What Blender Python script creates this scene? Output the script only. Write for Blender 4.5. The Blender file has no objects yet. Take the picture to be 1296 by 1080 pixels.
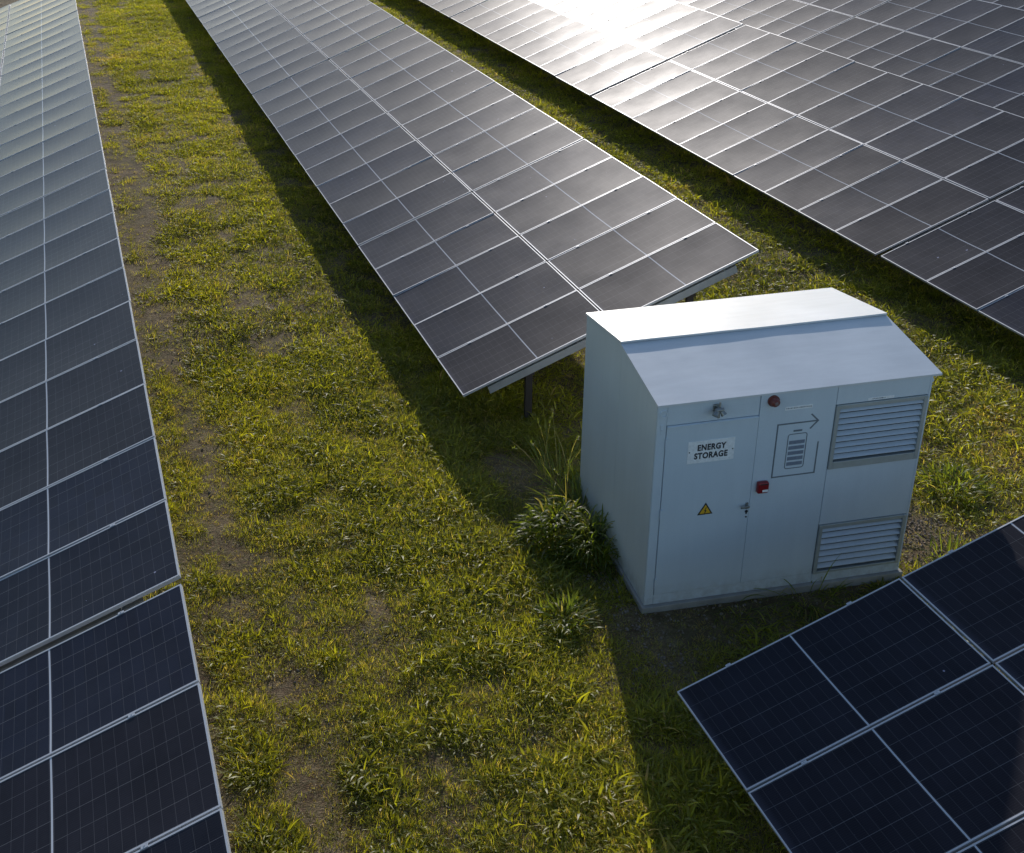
import bpy, bmesh, math, random
import numpy as np
from mathutils import Vector, Matrix, Euler

sc = bpy.context.scene
COL = sc.collection
R = math.radians
random.seed(7)
rng = np.random.default_rng(11)

# ------------------------------------------------------------------ site measurements (metres)
CAM_H = 8.43
TILT = R(19.088)
MOD_L, MOD_W, PITCH, GAPC = 2.278, 1.134, 1.154, 0.025
SUN_AZ, SUN_EL = 17.3, 17.5          # azimuth from +Y towards +X

CAB_S = 0.976                        # size of the cabinet against its first measure
G0 = CAM_H * (1 - CAB_S)             # ground level at the cabinet


def ground_z(x):
    d = min(max(x, -20.0), 45.0) - 4.4
    return G0 - (0.02 if d < 0 else 0.006) * d


# ------------------------------------------------------------------ node helpers
def new_mat(name):
    m = bpy.data.materials.new(name)
    m.use_nodes = True
    nt = m.node_tree
    nt.nodes.clear()
    out = nt.nodes.new('ShaderNodeOutputMaterial')
    return m, nt, out


class NG:
    def __init__(self, nt):
        self.nt = nt

    def n(self, typ, **kw):
        nd = self.nt.nodes.new(typ)
        for k, v in kw.items():
            setattr(nd, k, v)
        return nd

    def link(self, a, b):
        self.nt.links.new(a, b)

    def put(self, sock, v):
        if isinstance(v, bpy.types.NodeSocket):
            self.link(v, sock)
        elif isinstance(v, (tuple, list)) and len(v) == 3 and sock.type == 'RGBA':
            sock.default_value = (*v, 1)
        else:
            sock.default_value = v

    def math(self, op, a, b=None, c=None, clamp=False):
        nd = self.n('ShaderNodeMath', operation=op, use_clamp=clamp)
        self.put(nd.inputs[0], a)
        if b is not None:
            self.put(nd.inputs[1], b)
        if c is not None:
            self.put(nd.inputs[2], c)
        return nd.outputs[0]

    def mix(self, fac, a, b, blend='MIX'):
        nd = self.n('ShaderNodeMix', data_type='RGBA', blend_type=blend)
        self.put(nd.inputs[0], fac)
        self.put(nd.inputs[6], a)
        self.put(nd.inputs[7], b)
        return nd.outputs[2]

    def noise(self, vec, scale, detail=4, rough=0.55, dist=0.0):
        nd = self.n('ShaderNodeTexNoise')
        if vec is not None:
            self.link(vec, nd.inputs['Vector'])
        nd.inputs['Scale'].default_value = scale
        nd.inputs['Detail'].default_value = detail
        nd.inputs['Roughness'].default_value = rough
        nd.inputs['Distortion'].default_value = dist
        return nd.outputs[0]

    def ramp(self, fac, stops):
        nd = self.n('ShaderNodeValToRGB')
        cr = nd.color_ramp
        while len(cr.elements) < len(stops):
            cr.elements.new(0.5)
        for e, (p, c) in zip(cr.elements, stops):
            e.position = p
            e.color = (*c, 1) if len(c) == 3 else c
        self.link(fac, nd.inputs[0])
        return nd.outputs[0]

    def mapr(self, v, a, b, c, d):
        nd = self.n('ShaderNodeMapRange')
        self.put(nd.inputs[0], v)
        for i, x in enumerate((a, b, c, d)):
            self.put(nd.inputs[i + 1], x)
        return nd.outputs[0]

    def coords(self, kind='Object'):
        return self.n('ShaderNodeTexCoord').outputs[kind]

    def sep(self, v):
        nd = self.n('ShaderNodeSeparateXYZ')
        self.link(v, nd.inputs[0])
        return nd.outputs

    def bump(self, h, strength=0.3, dist=0.01):
        nd = self.n('ShaderNodeBump')
        self.link(h, nd.inputs['Height'])
        nd.inputs['Strength'].default_value = strength
        nd.inputs['Distance'].default_value = dist
        return nd.outputs[0]

    def scalevec(self, v, s):
        nd = self.n('ShaderNodeVectorMath', operation='MULTIPLY')
        self.link(v, nd.inputs[0])
        nd.inputs[1].default_value = s
        return nd.outputs[0]


def principled(g, out, **kw):
    p = g.n('ShaderNodeBsdfPrincipled')
    for k, v in kw.items():
        g.put(p.inputs[k.replace('_', ' ')], v)
    g.link(p.outputs[0], out.inputs[0])
    return p


# ------------------------------------------------------------------ materials
def mat_glass():
    m, nt, out = new_mat('pv_glass')
    g = NG(nt)
    co = g.coords()
    x, y, z = g.sep(co)
    inf = g.n('ShaderNodeObjectInfo')
    rnd = inf.outputs['Random']
    py, px = 0.1827, 0.0922
    ax = g.math('ABSOLUTE', x)

    def near(v, pitch, w):
        f = g.math('FRACT', g.math('ADD', g.math('DIVIDE', v, pitch), 0.5))
        d = g.math('MULTIPLY', g.math('ABSOLUTE', g.math('SUBTRACT', f, 0.5)), pitch)
        return g.math('LESS_THAN', d, w)
    ly = near(y, py, 0.0019)
    lx = near(g.math('SUBTRACT', ax, 0.014), px, 0.0016)
    inside = g.math('MULTIPLY', g.math('LESS_THAN', g.math('ABSOLUTE', y), 0.549),
                    g.math('MULTIPLY', g.math('LESS_THAN', ax, 1.12), g.math('GREATER_THAN', ax, 0.0)))
    # some cell row lines are paler than others, at random
    cellrow = g.math('FLOOR', g.math('DIVIDE', y, py))
    wn = g.n('ShaderNodeTexWhiteNoise', noise_dimensions='2D')
    cb = g.n('ShaderNodeCombineXYZ')
    g.link(cellrow, cb.inputs[0]); g.link(g.math('MULTIPLY', rnd, 91.0), cb.inputs[1])
    g.link(cb.outputs[0], wn.inputs['Vector'])
    lyv = g.math('MULTIPLY', ly, g.mapr(wn.outputs[0], 0, 1, 0.25, 1.0))
    lines = g.math('MULTIPLY', inside, g.math('MAXIMUM', lyv, g.math('MULTIPLY', lx, 0.30)))
    bus = near(y, py / 10, 0.0008)
    lines = g.math('MAXIMUM', lines, g.math('MULTIPLY', g.math('MULTIPLY', bus, inside), 0.10))
    # per-module tint, blue-black to brown-black
    base = g.ramp(rnd, [(0.0, (0.005, 0.005, 0.008)), (0.35, (0.007, 0.006, 0.007)),
                        (0.62, (0.004, 0.006, 0.011)), (0.86, (0.004, 0.007, 0.018)), (1.0, (0.007, 0.006, 0.007))])
    # per-cell tone
    wc = g.n('ShaderNodeTexWhiteNoise', noise_dimensions='3D')
    cc = g.n('ShaderNodeCombineXYZ')
    g.link(g.math('FLOOR', g.math('DIVIDE', x, px)), cc.inputs[0]); g.link(cellrow, cc.inputs[1])
    g.link(g.math('MULTIPLY', rnd, 37.0), cc.inputs[2])
    g.link(cc.outputs[0], wc.inputs['Vector'])
    tone = g.mapr(wc.outputs[0], 0, 1, 0.75, 1.3)
    base = g.mix(1.0, base, tone, 'MULTIPLY')
    base = g.mix(lines, base, (0.17, 0.17, 0.175))
    mid = g.math('LESS_THAN', ax, 0.0075)
    base = g.mix(mid, base, (0.50, 0.52, 0.56))
    # dust film: soft patches plus soiling collected along the low edge of the module
    mp = g.n('ShaderNodeMapping')
    g.link(co, mp.inputs[0])
    cbo = g.n('ShaderNodeCombineXYZ')
    for i in range(3):
        g.link(g.math('MULTIPLY', rnd, 50.0 + 13 * i), cbo.inputs[i])
    g.link(cbo.outputs[0], mp.inputs['Location'])
    d1 = g.noise(mp.outputs[0], 2.2, 5, 0.6)
    d2 = g.noise(mp.outputs[0], 60, 2, 0.6)
    dust = g.mapr(d1, 0.3, 0.8, 0.020, 0.036)
    specks = g.math('MULTIPLY', g.math('GREATER_THAN', d2, 0.77), 0.10)
    drops = g.math('MULTIPLY', g.math('GREATER_THAN', g.noise(mp.outputs[0], 13, 1, 0.4), 0.83), 0.7)
    specks = g.math('MAXIMUM', specks, drops)
    lowedge = g.mapr(x, -1.139, -1.06, 0.07, 0.0)
    dust = g.math('ADD', g.math('ADD', dust, specks), g.math('MAXIMUM', lowedge, 0.0))
    base = g.mix(dust, base, (0.40, 0.405, 0.56))
    p = principled(g, out, Base_Color=base, Roughness=g.mapr(d1, 0.25, 0.8, 0.09, 0.115), IOR=1.5)
    # broad sheen of the dust film and the textured glass
    p2 = g.n('ShaderNodeBsdfPrincipled')
    g.link(base, p2.inputs['Base Color'])
    p2.inputs['Roughness'].default_value = 0.44
    p2.inputs['IOR'].default_value = 1.5
    p.inputs['Specular IOR Level'].default_value = 0.08
    p.inputs['Specular Tint'].default_value = (0.93, 0.91, 1.0, 1)
    p2.inputs['Specular Tint'].default_value = (0.90, 0.87, 1.0, 1)
    p2.inputs['Specular IOR Level'].default_value = 0.2
    ms = g.n('ShaderNodeMixShader')
    g.link(g.mapr(d1, 0.3, 0.75, 0.26, 0.34), ms.inputs[0])
    g.link(p.outputs[0], ms.inputs[1]); g.link(p2.outputs[0], ms.inputs[2])
    g.link(ms.outputs[0], out.inputs[0])
    return m


def mat_metal(name, col, rough, metallic, var=0.12, scale=14.0):
    m, nt, out = new_mat(name)
    g = NG(nt)
    co = g.coords()
    n1 = g.noise(co, scale, 5, 0.6)
    n2 = g.noise(co, scale * 0.12, 3, 0.5)
    v = g.mapr(g.math('ADD', g.math('MULTIPLY', n1, 0.6), g.math('MULTIPLY', n2, 0.4)), 0.25, 0.75, 1 - var, 1 + var)
    base = g.mix(1.0, col, v, 'MULTIPLY')
    principled(g, out, Base_Color=base, Metallic=metallic, Roughness=g.mapr(n1, 0.2, 0.8, rough * 0.85, rough * 1.2))
    return m


def mat_plain(name, col, rough=0.5, spec=0.5):
    m, nt, out = new_mat(name)
    g = NG(nt)
    n1 = g.noise(g.coords(), 35, 4, 0.6)
    base = g.mix(1.0, col, g.mapr(n1, 0.3, 0.7, 0.88, 1.1), 'MULTIPLY')
    p = principled(g, out, Base_Color=base, Roughness=rough)
    p.inputs['Specular IOR Level'].default_value = spec
    return m


def mat_paint(name, col, rough=0.42, streak=0.10):
    m, nt, out = new_mat(name)
    g = NG(nt)
    co = g.coords()
    big = g.noise(co, 1.3, 4, 0.6)
    st = g.noise(g.scalevec(co, (5.0, 5.0, 0.5)), 1.6, 4, 0.6)
    fine = g.noise(co, 160, 3, 0.7)
    v = g.math('ADD', g.mapr(big, 0.3, 0.7, 1 - streak * 0.5, 1 + streak * 0.4), g.mapr(st, 0.35, 0.75, streak * 0.15, -streak * 0.5))
    v = g.math('ADD', v, g.mapr(fine, 0.25, 0.75, -0.06, 0.06))
    base = g.mix(1.0, col, v, 'MULTIPLY')
    sp = g.math('GREATER_THAN', g.noise(co, 48, 2, 0.5), 0.765)
    base = g.mix(g.math('MULTIPLY', sp, 0.35), base, (0.22, 0.19, 0.15))
    # splashed soil on the lowest 0.25 m
    z = g.sep(co)[2]
    low = g.math('MULTIPLY', g.mapr(z, 0.05, 0.34, 0.55, 0.0), g.mapr(g.noise(co, 9, 5, 0.7), 0.35, 0.7, 0.0, 1.0), clamp=True)
    base = g.mix(low, base, (0.20, 0.17, 0.13))
    p = principled(g, out, Base_Color=base, Roughness=g.mapr(big, 0.3, 0.7, rough * 0.85, rough * 1.25))
    g.link(g.bump(g.math('ADD', g.math('MULTIPLY', big, 1.0), g.math('MULTIPLY', fine, 0.02)), 0.35, 0.012), p.inputs['Normal'])
    return m


def mat_roof():
    m, nt, out = new_mat('roof_sheet_paint')
    g = NG(nt)
    co = g.coords()
    a = g.noise(co, 0.9, 4, 0.6)
    b = g.noise(g.scalevec(co, (1.0, 5.0, 1.0)), 2.2, 5, 0.65)
    c = g.noise(co, 30, 4, 0.7)
    v = g.math('ADD', g.mapr(a, 0.3, 0.7, 0.93, 1.05), g.mapr(b, 0.3, 0.75, 0.03, -0.08))
    base = g.mix(1.0, (0.64, 0.67, 0.70), v, 'MULTIPLY')
    sp = g.mapr(c, 0.66, 0.78, 0.0, 0.22)
    base = g.mix(g.math('MAXIMUM', sp, 0.0), base, (0.35, 0.30, 0.24))
    p = principled(g, out, Base_Color=base, Roughness=g.mapr(a, 0.3, 0.7, 0.30, 0.40))
    g.link(g.bump(g.math('ADD', a, g.math('MULTIPLY', c, 0.02)), 0.25, 0.012), p.inputs['Normal'])
    return m


def mat_ground():
    m, nt, out = new_mat('soil_and_thatch')
    g = NG(nt)
    co = g.coords()
    n1 = g.noise(co, 0.55, 6, 0.62)
    n2 = g.noise(co, 3.2, 6, 0.65)
    n3 = g.noise(co, 26, 5, 0.72)
    straw = g.n('ShaderNodeTexVoronoi', feature='F1')
    straw.inputs['Scale'].default_value = 1.0
    wob = g.n('ShaderNodeTexNoise'); wob.inputs['Scale'].default_value = 7
    g.link(co, wob.inputs['Vector'])
    va = g.n('ShaderNodeVectorMath', operation='ADD')
    g.link(g.scalevec(co, (26, 70, 26)), va.inputs[0]); g.link(g.scalevec(wob.outputs['Color'], (14, 14, 14)), va.inputs[1])
    g.link(va.outputs[0], straw.inputs['Vector'])
    soil = g.ramp(n2, [(0.25, (0.060, 0.038, 0.023)), (0.5, (0.135, 0.086, 0.052)), (0.78, (0.24, 0.165, 0.105))])
    thatch = g.mix(g.mapr(straw.outputs['Color'], 0.2, 0.9, 0.0, 1.0), (0.085, 0.060, 0.034), (0.38, 0.30, 0.185))
    base = g.mix(g.mapr(g.math('ADD', g.math('MULTIPLY', n3, 0.6), g.math('MULTIPLY', n2, 0.4)), 0.42, 0.60, 0.0, 0.85), soil, thatch)
    moss = g.math('MULTIPLY', g.mapr(n1, 0.38, 0.62, 0.05, 0.70), g.mapr(n3, 0.38, 0.62, 0.0, 1.0), clamp=True)
    base = g.mix(moss, base, (0.060, 0.074, 0.018))
    p = principled(g, out, Base_Color=base, Roughness=0.95)
    p.inputs['Specular IOR Level'].default_value = 0.15
    h = g.math('ADD', g.math('MULTIPLY', n2, 1.0), g.math('ADD', g.math('MULTIPLY', n3, 0.45), g.math('MULTIPLY', straw.outputs['Distance'], 0.12)))
    g.link(g.bump(h, 0.9, 0.06), p.inputs['Normal'])
    return m


def mat_grass(name, dark, light, dry, trans=0.64, instanced=True):
    m, nt, out = new_mat(name)
    g = NG(nt)
    if instanced:
        at = g.n('ShaderNodeAttribute', attribute_type='INSTANCER', attribute_name='tint')
        t = at.outputs['Fac']
    else:
        t = g.mapr(g.noise(g.coords(), 9, 3, 0.6), 0.3, 0.7, 0.1, 0.85)
    uvz = g.n('ShaderNodeAttribute', attribute_type='GEOMETRY', attribute_name='along')
    al = uvz.outputs['Fac']
    bl = g.n('ShaderNodeAttribute', attribute_type='GEOMETRY', attribute_name='blade')
    b = bl.outputs['Fac']
    c = g.mix(g.math('ADD', g.math('MULTIPLY', t, 0.5), g.math('MULTIPLY', b, 0.5)), dark, light)
    # dry blades and dry tips
    dryf = g.math('MAXIMUM', g.mapr(t, 0.90, 0.99, 0.0, 0.85), g.math('MULTIPLY', g.math('GREATER_THAN', b, 0.91), 0.75))
    c = g.mix(g.math('MAXIMUM', dryf, 0.0), c, dry)
    c = g.mix(g.math('MULTIPLY', g.mapr(al, 0.80, 1.0, 0.0, 0.45), b), c, dry)
    d = g.n('ShaderNodeBsdfDiffuse'); g.link(c, d.inputs[0])
    tr = g.n('ShaderNodeBsdfTranslucent')
    tc = g.mix(1.0, c, (2.1, 1.93, 0.65), 'MULTIPLY')
    g.link(tc, tr.inputs[0])
    ms = g.n('ShaderNodeMixShader'); ms.inputs[0].default_value = trans
    g.link(d.outputs[0], ms.inputs[1]); g.link(tr.outputs[0], ms.inputs[2])
    gl = g.n('ShaderNodeBsdfGlossy'); gl.inputs['Roughness'].default_value = 0.45
    gl.inputs[0].default_value = (1, 1, 1, 1)
    fr = g.n('ShaderNodeFresnel'); fr.inputs[0].default_value = 1.38
    ms2 = g.n('ShaderNodeMixShader')
    ms2.inputs[0].default_value = 0.025
    g.link(ms.outputs[0], ms2.inputs[1]); g.link(gl.outputs[0], ms2.inputs[2])
    g.link(ms2.outputs[0], out.inputs[0])
    return m


M_GLASS = mat_glass()
M_FRAME = mat_metal('anodised_aluminium', (0.50, 0.51, 0.54), 0.45, 0.35, 0.05)
M_STEEL = mat_metal('galvanised_steel', (0.34, 0.35, 0.36), 0.55, 0.4, 0.18, 9.0)
M_POST = mat_metal('shade_toned_post_steel', (0.034, 0.028, 0.024), 0.85, 0.0, 0.25, 9.0)  # post steel near black: shade under the tables put into its colour
M_BACK = mat_plain('module_back', (0.35, 0.36, 0.38), 0.5)
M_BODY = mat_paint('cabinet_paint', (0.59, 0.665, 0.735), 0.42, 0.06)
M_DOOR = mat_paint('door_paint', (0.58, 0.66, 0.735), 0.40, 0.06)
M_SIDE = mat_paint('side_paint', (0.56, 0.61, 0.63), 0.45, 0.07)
M_VENT = mat_metal('vent_steel', (0.40, 0.435, 0.44), 0.45, 0.25, 0.12, 20)
M_SLAT = mat_metal('slat_paint', (0.54, 0.61, 0.69), 0.42, 0.15, 0.08, 20)
M_DARK = mat_plain('dark_void', (0.012, 0.013, 0.015), 0.8, 0.2)
M_ROOF = mat_roof()
M_CONC = mat_metal('weathered_concrete', (0.30, 0.29, 0.27), 0.9, 0.0, 0.35, 6)
M_WHITE = mat_plain('sign_white', (0.84, 0.86, 0.88), 0.35)
M_INK = mat_plain('sign_ink', (0.025, 0.027, 0.035), 0.5)
M_GREY = mat_plain('symbol_grey', (0.155, 0.185, 0.215), 0.5)
M_BAR = mat_plain('battery_bar_grey', (0.19, 0.23, 0.30), 0.5)
M_YEL = mat_plain('warning_yellow', (0.72, 0.42, 0.03), 0.4)
M_RED = mat_plain('alarm_red', (0.24, 0.012, 0.018), 0.35)
M_BEAC = mat_plain('beacon_rust_red', (0.17, 0.045, 0.035), 0.4)
M_ZINC = mat_metal('lamp_zinc', (0.30, 0.31, 0.30), 0.4, 0.7, 0.2, 30)
M_STONE = mat_metal('stone_chips', (0.21, 0.17, 0.135), 0.9, 0.0, 0.35, 8)
M_GROUND = mat_ground()
M_GRASS = mat_grass('meadow_blades', (0.070, 0.092, 0.012), (0.42, 0.43, 0.032), (0.46, 0.35, 0.16))
M_TALL = mat_grass('tall_blades', (0.055, 0.095, 0.015), (0.19, 0.23, 0.03), (0.30, 0.25, 0.13), 0.62, False)


# ------------------------------------------------------------------ object helpers
def link(o, parent=None):
    COL.objects.link(o)
    if parent is not None:
        o.parent = parent
    return o


def mesh_from_bm(bm, name, mats, smooth=False):
    me = bpy.data.meshes.new(name)
    bmesh.ops.recalc_face_normals(bm, faces=bm.faces)
    bm.to_mesh(me)
    bm.free()
    for m in (mats if isinstance(mats, (list, tuple)) else [mats]):
        me.materials.append(m)
    if smooth:
        for p in me.polygons:
            p.use_smooth = True
    return me


def add_box(bm, x0, x1, y0, y1, z0, z1, mi=0, bev=0.0):
    vs = [bm.verts.new((x, y, z)) for z in (z0, z1) for y in (y0, y1) for x in (x0, x1)]
    fs = []
    for idx in ((0, 2, 3, 1), (4, 5, 7, 6), (0, 1, 5, 4), (2, 6, 7, 3), (0, 4, 6, 2), (1, 3, 7, 5)):
        f = bm.faces.new([vs[i] for i in idx])
        f.material_index = mi
        fs.append(f)
    if bev > 0:
        es = list({e for f in fs for e in f.edges})
        bmesh.ops.bevel(bm, geom=es, offset=bev, segments=2, affect='EDGES', profile=0.5)
    return vs


def add_prism(bm, pts, y0, y1, mi=0):
    """pts: list of (x,z); extruded along y"""
    a = [bm.verts.new((x, y0, z)) for x, z in pts]
    b = [bm.verts.new((x, y1, z)) for x, z in pts]
    n = len(pts)
    fs = [bm.faces.new(a), bm.faces.new(b[::-1])]
    for i in range(n):
        fs.append(bm.faces.new([a[i], b[i], b[(i + 1) % n], a[(i + 1) % n]]))
    for f in fs:
        f.material_index = mi
    return fs


def add_cyl(bm, c, axis, r, h, seg=20, r2=None, mi=0):
    axis = Vector(axis).normalized()
    q = Vector((0, 0, 1)).rotation_difference(axis).to_matrix().to_4x4()
    mat = Matrix.Translation(Vector(c) + axis * h / 2) @ q
    res = bmesh.ops.create_cone(bm, cap_ends=True, cap_tris=False, segments=seg, radius1=r, radius2=r if r2 is None else r2, depth=h, matrix=mat)
    for v in res['verts']:
        for f in v.link_faces:
            f.material_index = mi


def thing(name, label, cat, loc, group=None, rot=0.0):
    o = bpy.data.objects.new(name, None)
    o.empty_display_size = 0.3
    link(o)
    o.location = loc
    o.rotation_euler = (0, 0, rot)
    o['label'] = label
    o['category'] = cat
    if group:
        o['group'] = group
    return o


def part(name, me, parent, mat=None, label=None):
    o = bpy.data.objects.new(name, me)
    link(o, parent)
    if mat is not None:
        o.matrix_local = mat
    if label:
        o['label'] = label
    return o


# ------------------------------------------------------------------ solar tables
def glass_mesh():
    nx, ny, sag, th = 12, 8, 0.0095, 0.006
    hx, hy = MOD_L / 2 - 0.006, MOD_W / 2 - 0.006
    bm = bmesh.new()
    grid = {}
    for i in range(nx + 1):
        for j in range(ny + 1):
            u, v = -1 + 2 * i / nx, -1 + 2 * j / ny
            z = -sag * (1 - u ** 4) * (1 - v * v)
            grid[i, j] = bm.verts.new((u * hx, v * hy, z - 0.0015))
    low = {}
    for (i, j), vv in list(grid.items()):
        low[i, j] = bm.verts.new((vv.co.x, vv.co.y, vv.co.z - th))
    for i in range(nx):
        for j in range(ny):
            f = bm.faces.new((grid[i, j], grid[i + 1, j], grid[i + 1, j + 1], grid[i, j + 1]))
            f.smooth = True
            f = bm.faces.new((low[i, j], low[i, j + 1], low[i + 1, j + 1], low[i + 1, j]))
            f.material_index = 1
    me = bpy.data.meshes.new('solar_panel')
    bm.normal_update()
    bm.to_mesh(me)
    bm.free()
    me.materials.append(M_GLASS)
    me.materials.append(M_BACK)
    return me


def frame_mesh():
    bm = bmesh.new()
    hx, hy, lip, h = MOD_L / 2, MOD_W / 2, 0.0135, 0.035
    outer = [(-hx, -hy), (hx, -hy), (hx, hy), (-hx, hy)]
    inner = [(-hx + lip, -hy + lip), (hx - lip, -hy + lip), (hx - lip, hy - lip), (-hx + lip, hy - lip)]
    ot = [bm.verts.new((x, y, 0.0012)) for x, y in outer]
    it = [bm.verts.new((x, y, 0.0012)) for x, y in inner]
    ob = [bm.verts.new((x, y, -h)) for x, y in outer]
    ib = [bm.verts.new((x, y, -h)) for x, y in inner]
    for k in range(4):
        l = (k + 1) % 4
        bm.faces.new((ot[k], ot[l], it[l], it[k]))
        bm.faces.new((ot[l], ot[k], ob[k], ob[l]))
        bm.faces.new((it[k], it[l], ib[l], ib[k]))
        bm.faces.new((ob[k], ib[k], ib[l], ob[l]))
    # middle clamps holding the far long edge
    for cx in (-0.62, 0.62):
        add_box(bm, cx - 0.025, cx + 0.025, hy - 0.010, hy + 0.014, 0.0022, 0.0055)
        add_cyl(bm, (cx, hy + 0.008, 0.0055), (0, 0, 1), 0.005, 0.004, 8)
    return mesh_from_bm(bm, 'frame', M_FRAME)


ME_GLASS = glass_mesh()
ME_FRAME = frame_mesh()
DECK_W = 2 * MOD_L + GAPC


def c_beam(bm, x0, x1, y0, y1, z0, z1, t=0.004, along='x'):
    """thin C channel: web + two flanges"""
    if along == 'x':
        add_box(bm, x0, x1, y0, y0 + t, z0 + t, z1 - t)
        add_box(bm, x0, x1, y0, y1, z1 - t, z1)
        add_box(bm, x0, x1, y0, y1, z0, z0 + t)
    else:
        add_box(bm, x0, x0 + t, y0, y1, z0 + t, z1 - t)
        add_box(bm, x0, x1, y0, y1, z1 - t, z1)
        add_box(bm, x0, x1, y0, y1, z0, z0 + t)


def purlin_mesh(length):
    bm = bmesh.new()
    c_beam(bm, -0.025, 0.025, 0.03, length - 0.03, -0.086, -0.036, 0.004, 'y')
    return mesh_from_bm(bm, 'purlin', M_STEEL)


def rafter_mesh():
    bm = bmesh.new()
    c_beam(bm, 0.36, DECK_W - 0.36, -0.03, 0.03, -0.20, -0.087, 0.005, 'x')
    return mesh_from_bm(bm, 'rafter', M_STEEL)


def post_mesh(h):
    bm = bmesh.new()
    z1 = 0.0
    add_box(bm, -0.05, 0.05, 0.036, 0.041, -h, z1)
    add_box(bm, -0.05, -0.045, 0.041, 0.09, -h, z1)
    add_box(bm, 0.045, 0.05, 0.041, 0.09, -h, z1)
    add_box(bm, -0.075, 0.075, 0.031, 0.0355, -0.16, 0.05)      # bolted head plate
    for dx in (-0.045, 0.045):
        for dz in (-0.12, -0.02):
            add_cyl(bm, (dx, 0.031, dz), (0, -1, 0), 0.011, 0.01, 6)
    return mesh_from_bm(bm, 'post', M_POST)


ME_RAFTER = rafter_mesh()
PURLINS = {}
POSTS = {}


def make_table(x0, y0, z0, rows, slope, dt, label, row_name):
    """low edge starts at (x0,y0,z0) and runs +Y; deck rises towards +X"""
    gz = ground_z(x0)
    root = thing('solar_table', label, 'solar table', (x0, y0, gz), row_name)
    deck = Matrix.Translation((0, 0, z0 - gz)) @ Matrix.Rotation(slope, 4, 'X') @ Matrix.Rotation(-(TILT + dt), 4, 'Y')
    for r in range(rows):
        for c in range(2):
            mx = MOD_L / 2 + c * (MOD_L + GAPC)
            my = PITCH * r + MOD_W / 2 + 0.01
            j = Euler((rng.normal(0, 0.0032), rng.normal(0, 0.0026), rng.normal(0, 0.0005))).to_matrix().to_4x4()
            m = deck @ Matrix.Translation((mx + rng.normal(0, 0.0012), my, rng.normal(0, 0.0012))) @ j
            pnl = part('solar_panel', ME_GLASS, root, m)
            part('frame', ME_FRAME, pnl)
    L = rows * PITCH
    if rows not in PURLINS:
        PURLINS[rows] = purlin_mesh(L)
    for u in (0.52, 1.76, 2.84, 4.06):
        part('purlin', PURLINS[rows], root, deck @ Matrix.Translation((u, 0, 0)))
    nr = 5 if rows == 10 else 3
    for k in range(nr):
        y = 0.07 + (L - 0.14) * k / (nr - 1)
        part('rafter', ME_RAFTER, root, deck @ Matrix.Translation((0, y, 0)))
        for u in (1.02, 3.55):
            top = deck @ Vector((u, y, -0.11))
            h = round(top.z + (gz - ground_z(x0 + top.x)) + 0.25, 1)
            if h not in POSTS:
                POSTS[h] = post_mesh(h)
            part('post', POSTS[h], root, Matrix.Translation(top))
    return root


H = CAM_H
SL = {'L': R(-0.162), 'C': R(0.10), 'N': R(0.43), 'R': R(0.157), 'F': R(0.15)}
G1 = 'solar tables in long parallel rows'


def row_tables(x, y, z, slope, dt, segs, down=False):
    """segs: list of (rows, gap_after, label)"""
    yy, zz = y, z
    for rows, gap, label in segs:
        L = rows * PITCH
        if down:
            yy -= L * math.cos(slope); zz -= L * math.sin(slope)
            make_table(x, yy, zz, rows, slope, dt, label, G1)
            yy -= gap
        else:
            make_table(x, yy, zz, rows, slope, dt, label, G1)
            yy += L * math.cos(slope) + gap; zz += L * math.sin(slope)


# row on the left of the grass aisle
row_tables(-4.086, 7.700, H - 7.306, R(-0.1), R(-0.01),
           [(10, 0, 'dark solar table in the lower left corner, below the wide open gap of its row')], True)
row_tables(-4.0856, 7.830, H - 7.329, SL['L'], R(-0.05), [
    (10, 0.045, 'long solar table above the wide open gap in the leftmost row'),
    (10, 0.07, 'pale grey solar table second beyond the wide gap in the leftmost row'),
    (10, 0.06, 'farthest pale solar table of the leftmost row, cut by the top of the picture')])
# centre row, behind the cabinet
row_tables(4.4307, 13.003, H - 7.631, SL['C'], R(0.31), [
    (5, 0.035, 'short five panel long solar table with its free end right behind the white cabinet'),
    (10, 0.13, 'solar table of the centre row between the short end table and the first dark joint'),
    (10, 0.13, 'grey reflecting solar table between the two dark joints of the centre row'),
    (10, 0.06, 'farthest solar table of the centre row, cut by the top of the picture')])
row_tables(4.3823, 7.035, H - 7.4777, SL['N'], R(-0.277),
           [(10, 0, 'blue black solar table in the shade in front of the white cabinet')], True)
# row to the right
row_tables(12.8555, 15.549, H - 7.743, SL['R'], 0.0,
           [(10, 0, 'solar table at the right edge beside the cabinet, below the thin joint of its row')], True)
row_tables(12.8408, 15.660, H - 7.7514, SL['R'], R(0.03), [
    (10, 0.13, 'solar table with bright sun streaks near its far dark joint, right of the centre row'),
    (10, 0.13, 'dazzling solar table with the brightest sun glare on it, at the top of the picture'),
    (10, 0.06, 'farthest white glaring solar table right of the centre row, cut by the top edge')])
# two rows behind it, their low edges hidden
row_tables(21.0354, 30.79, H - 7.8697, SL['F'], 0.0,
           [(10, 0, 'solar table of the second row from the right, beside the upper right picture edge')], True)
row_tables(21.0354, 30.86, H - 7.8697, SL['F'], 0.0, [
    (10, 0.06, 'solar table of the second row from the right, behind the sun glare at the top')])
row_tables(29.33, 26.3, H - 8.02, SL['F'], 0.0, [
    (10, 0, 'solar table of the last row, only its corner showing at the top right')])


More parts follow.
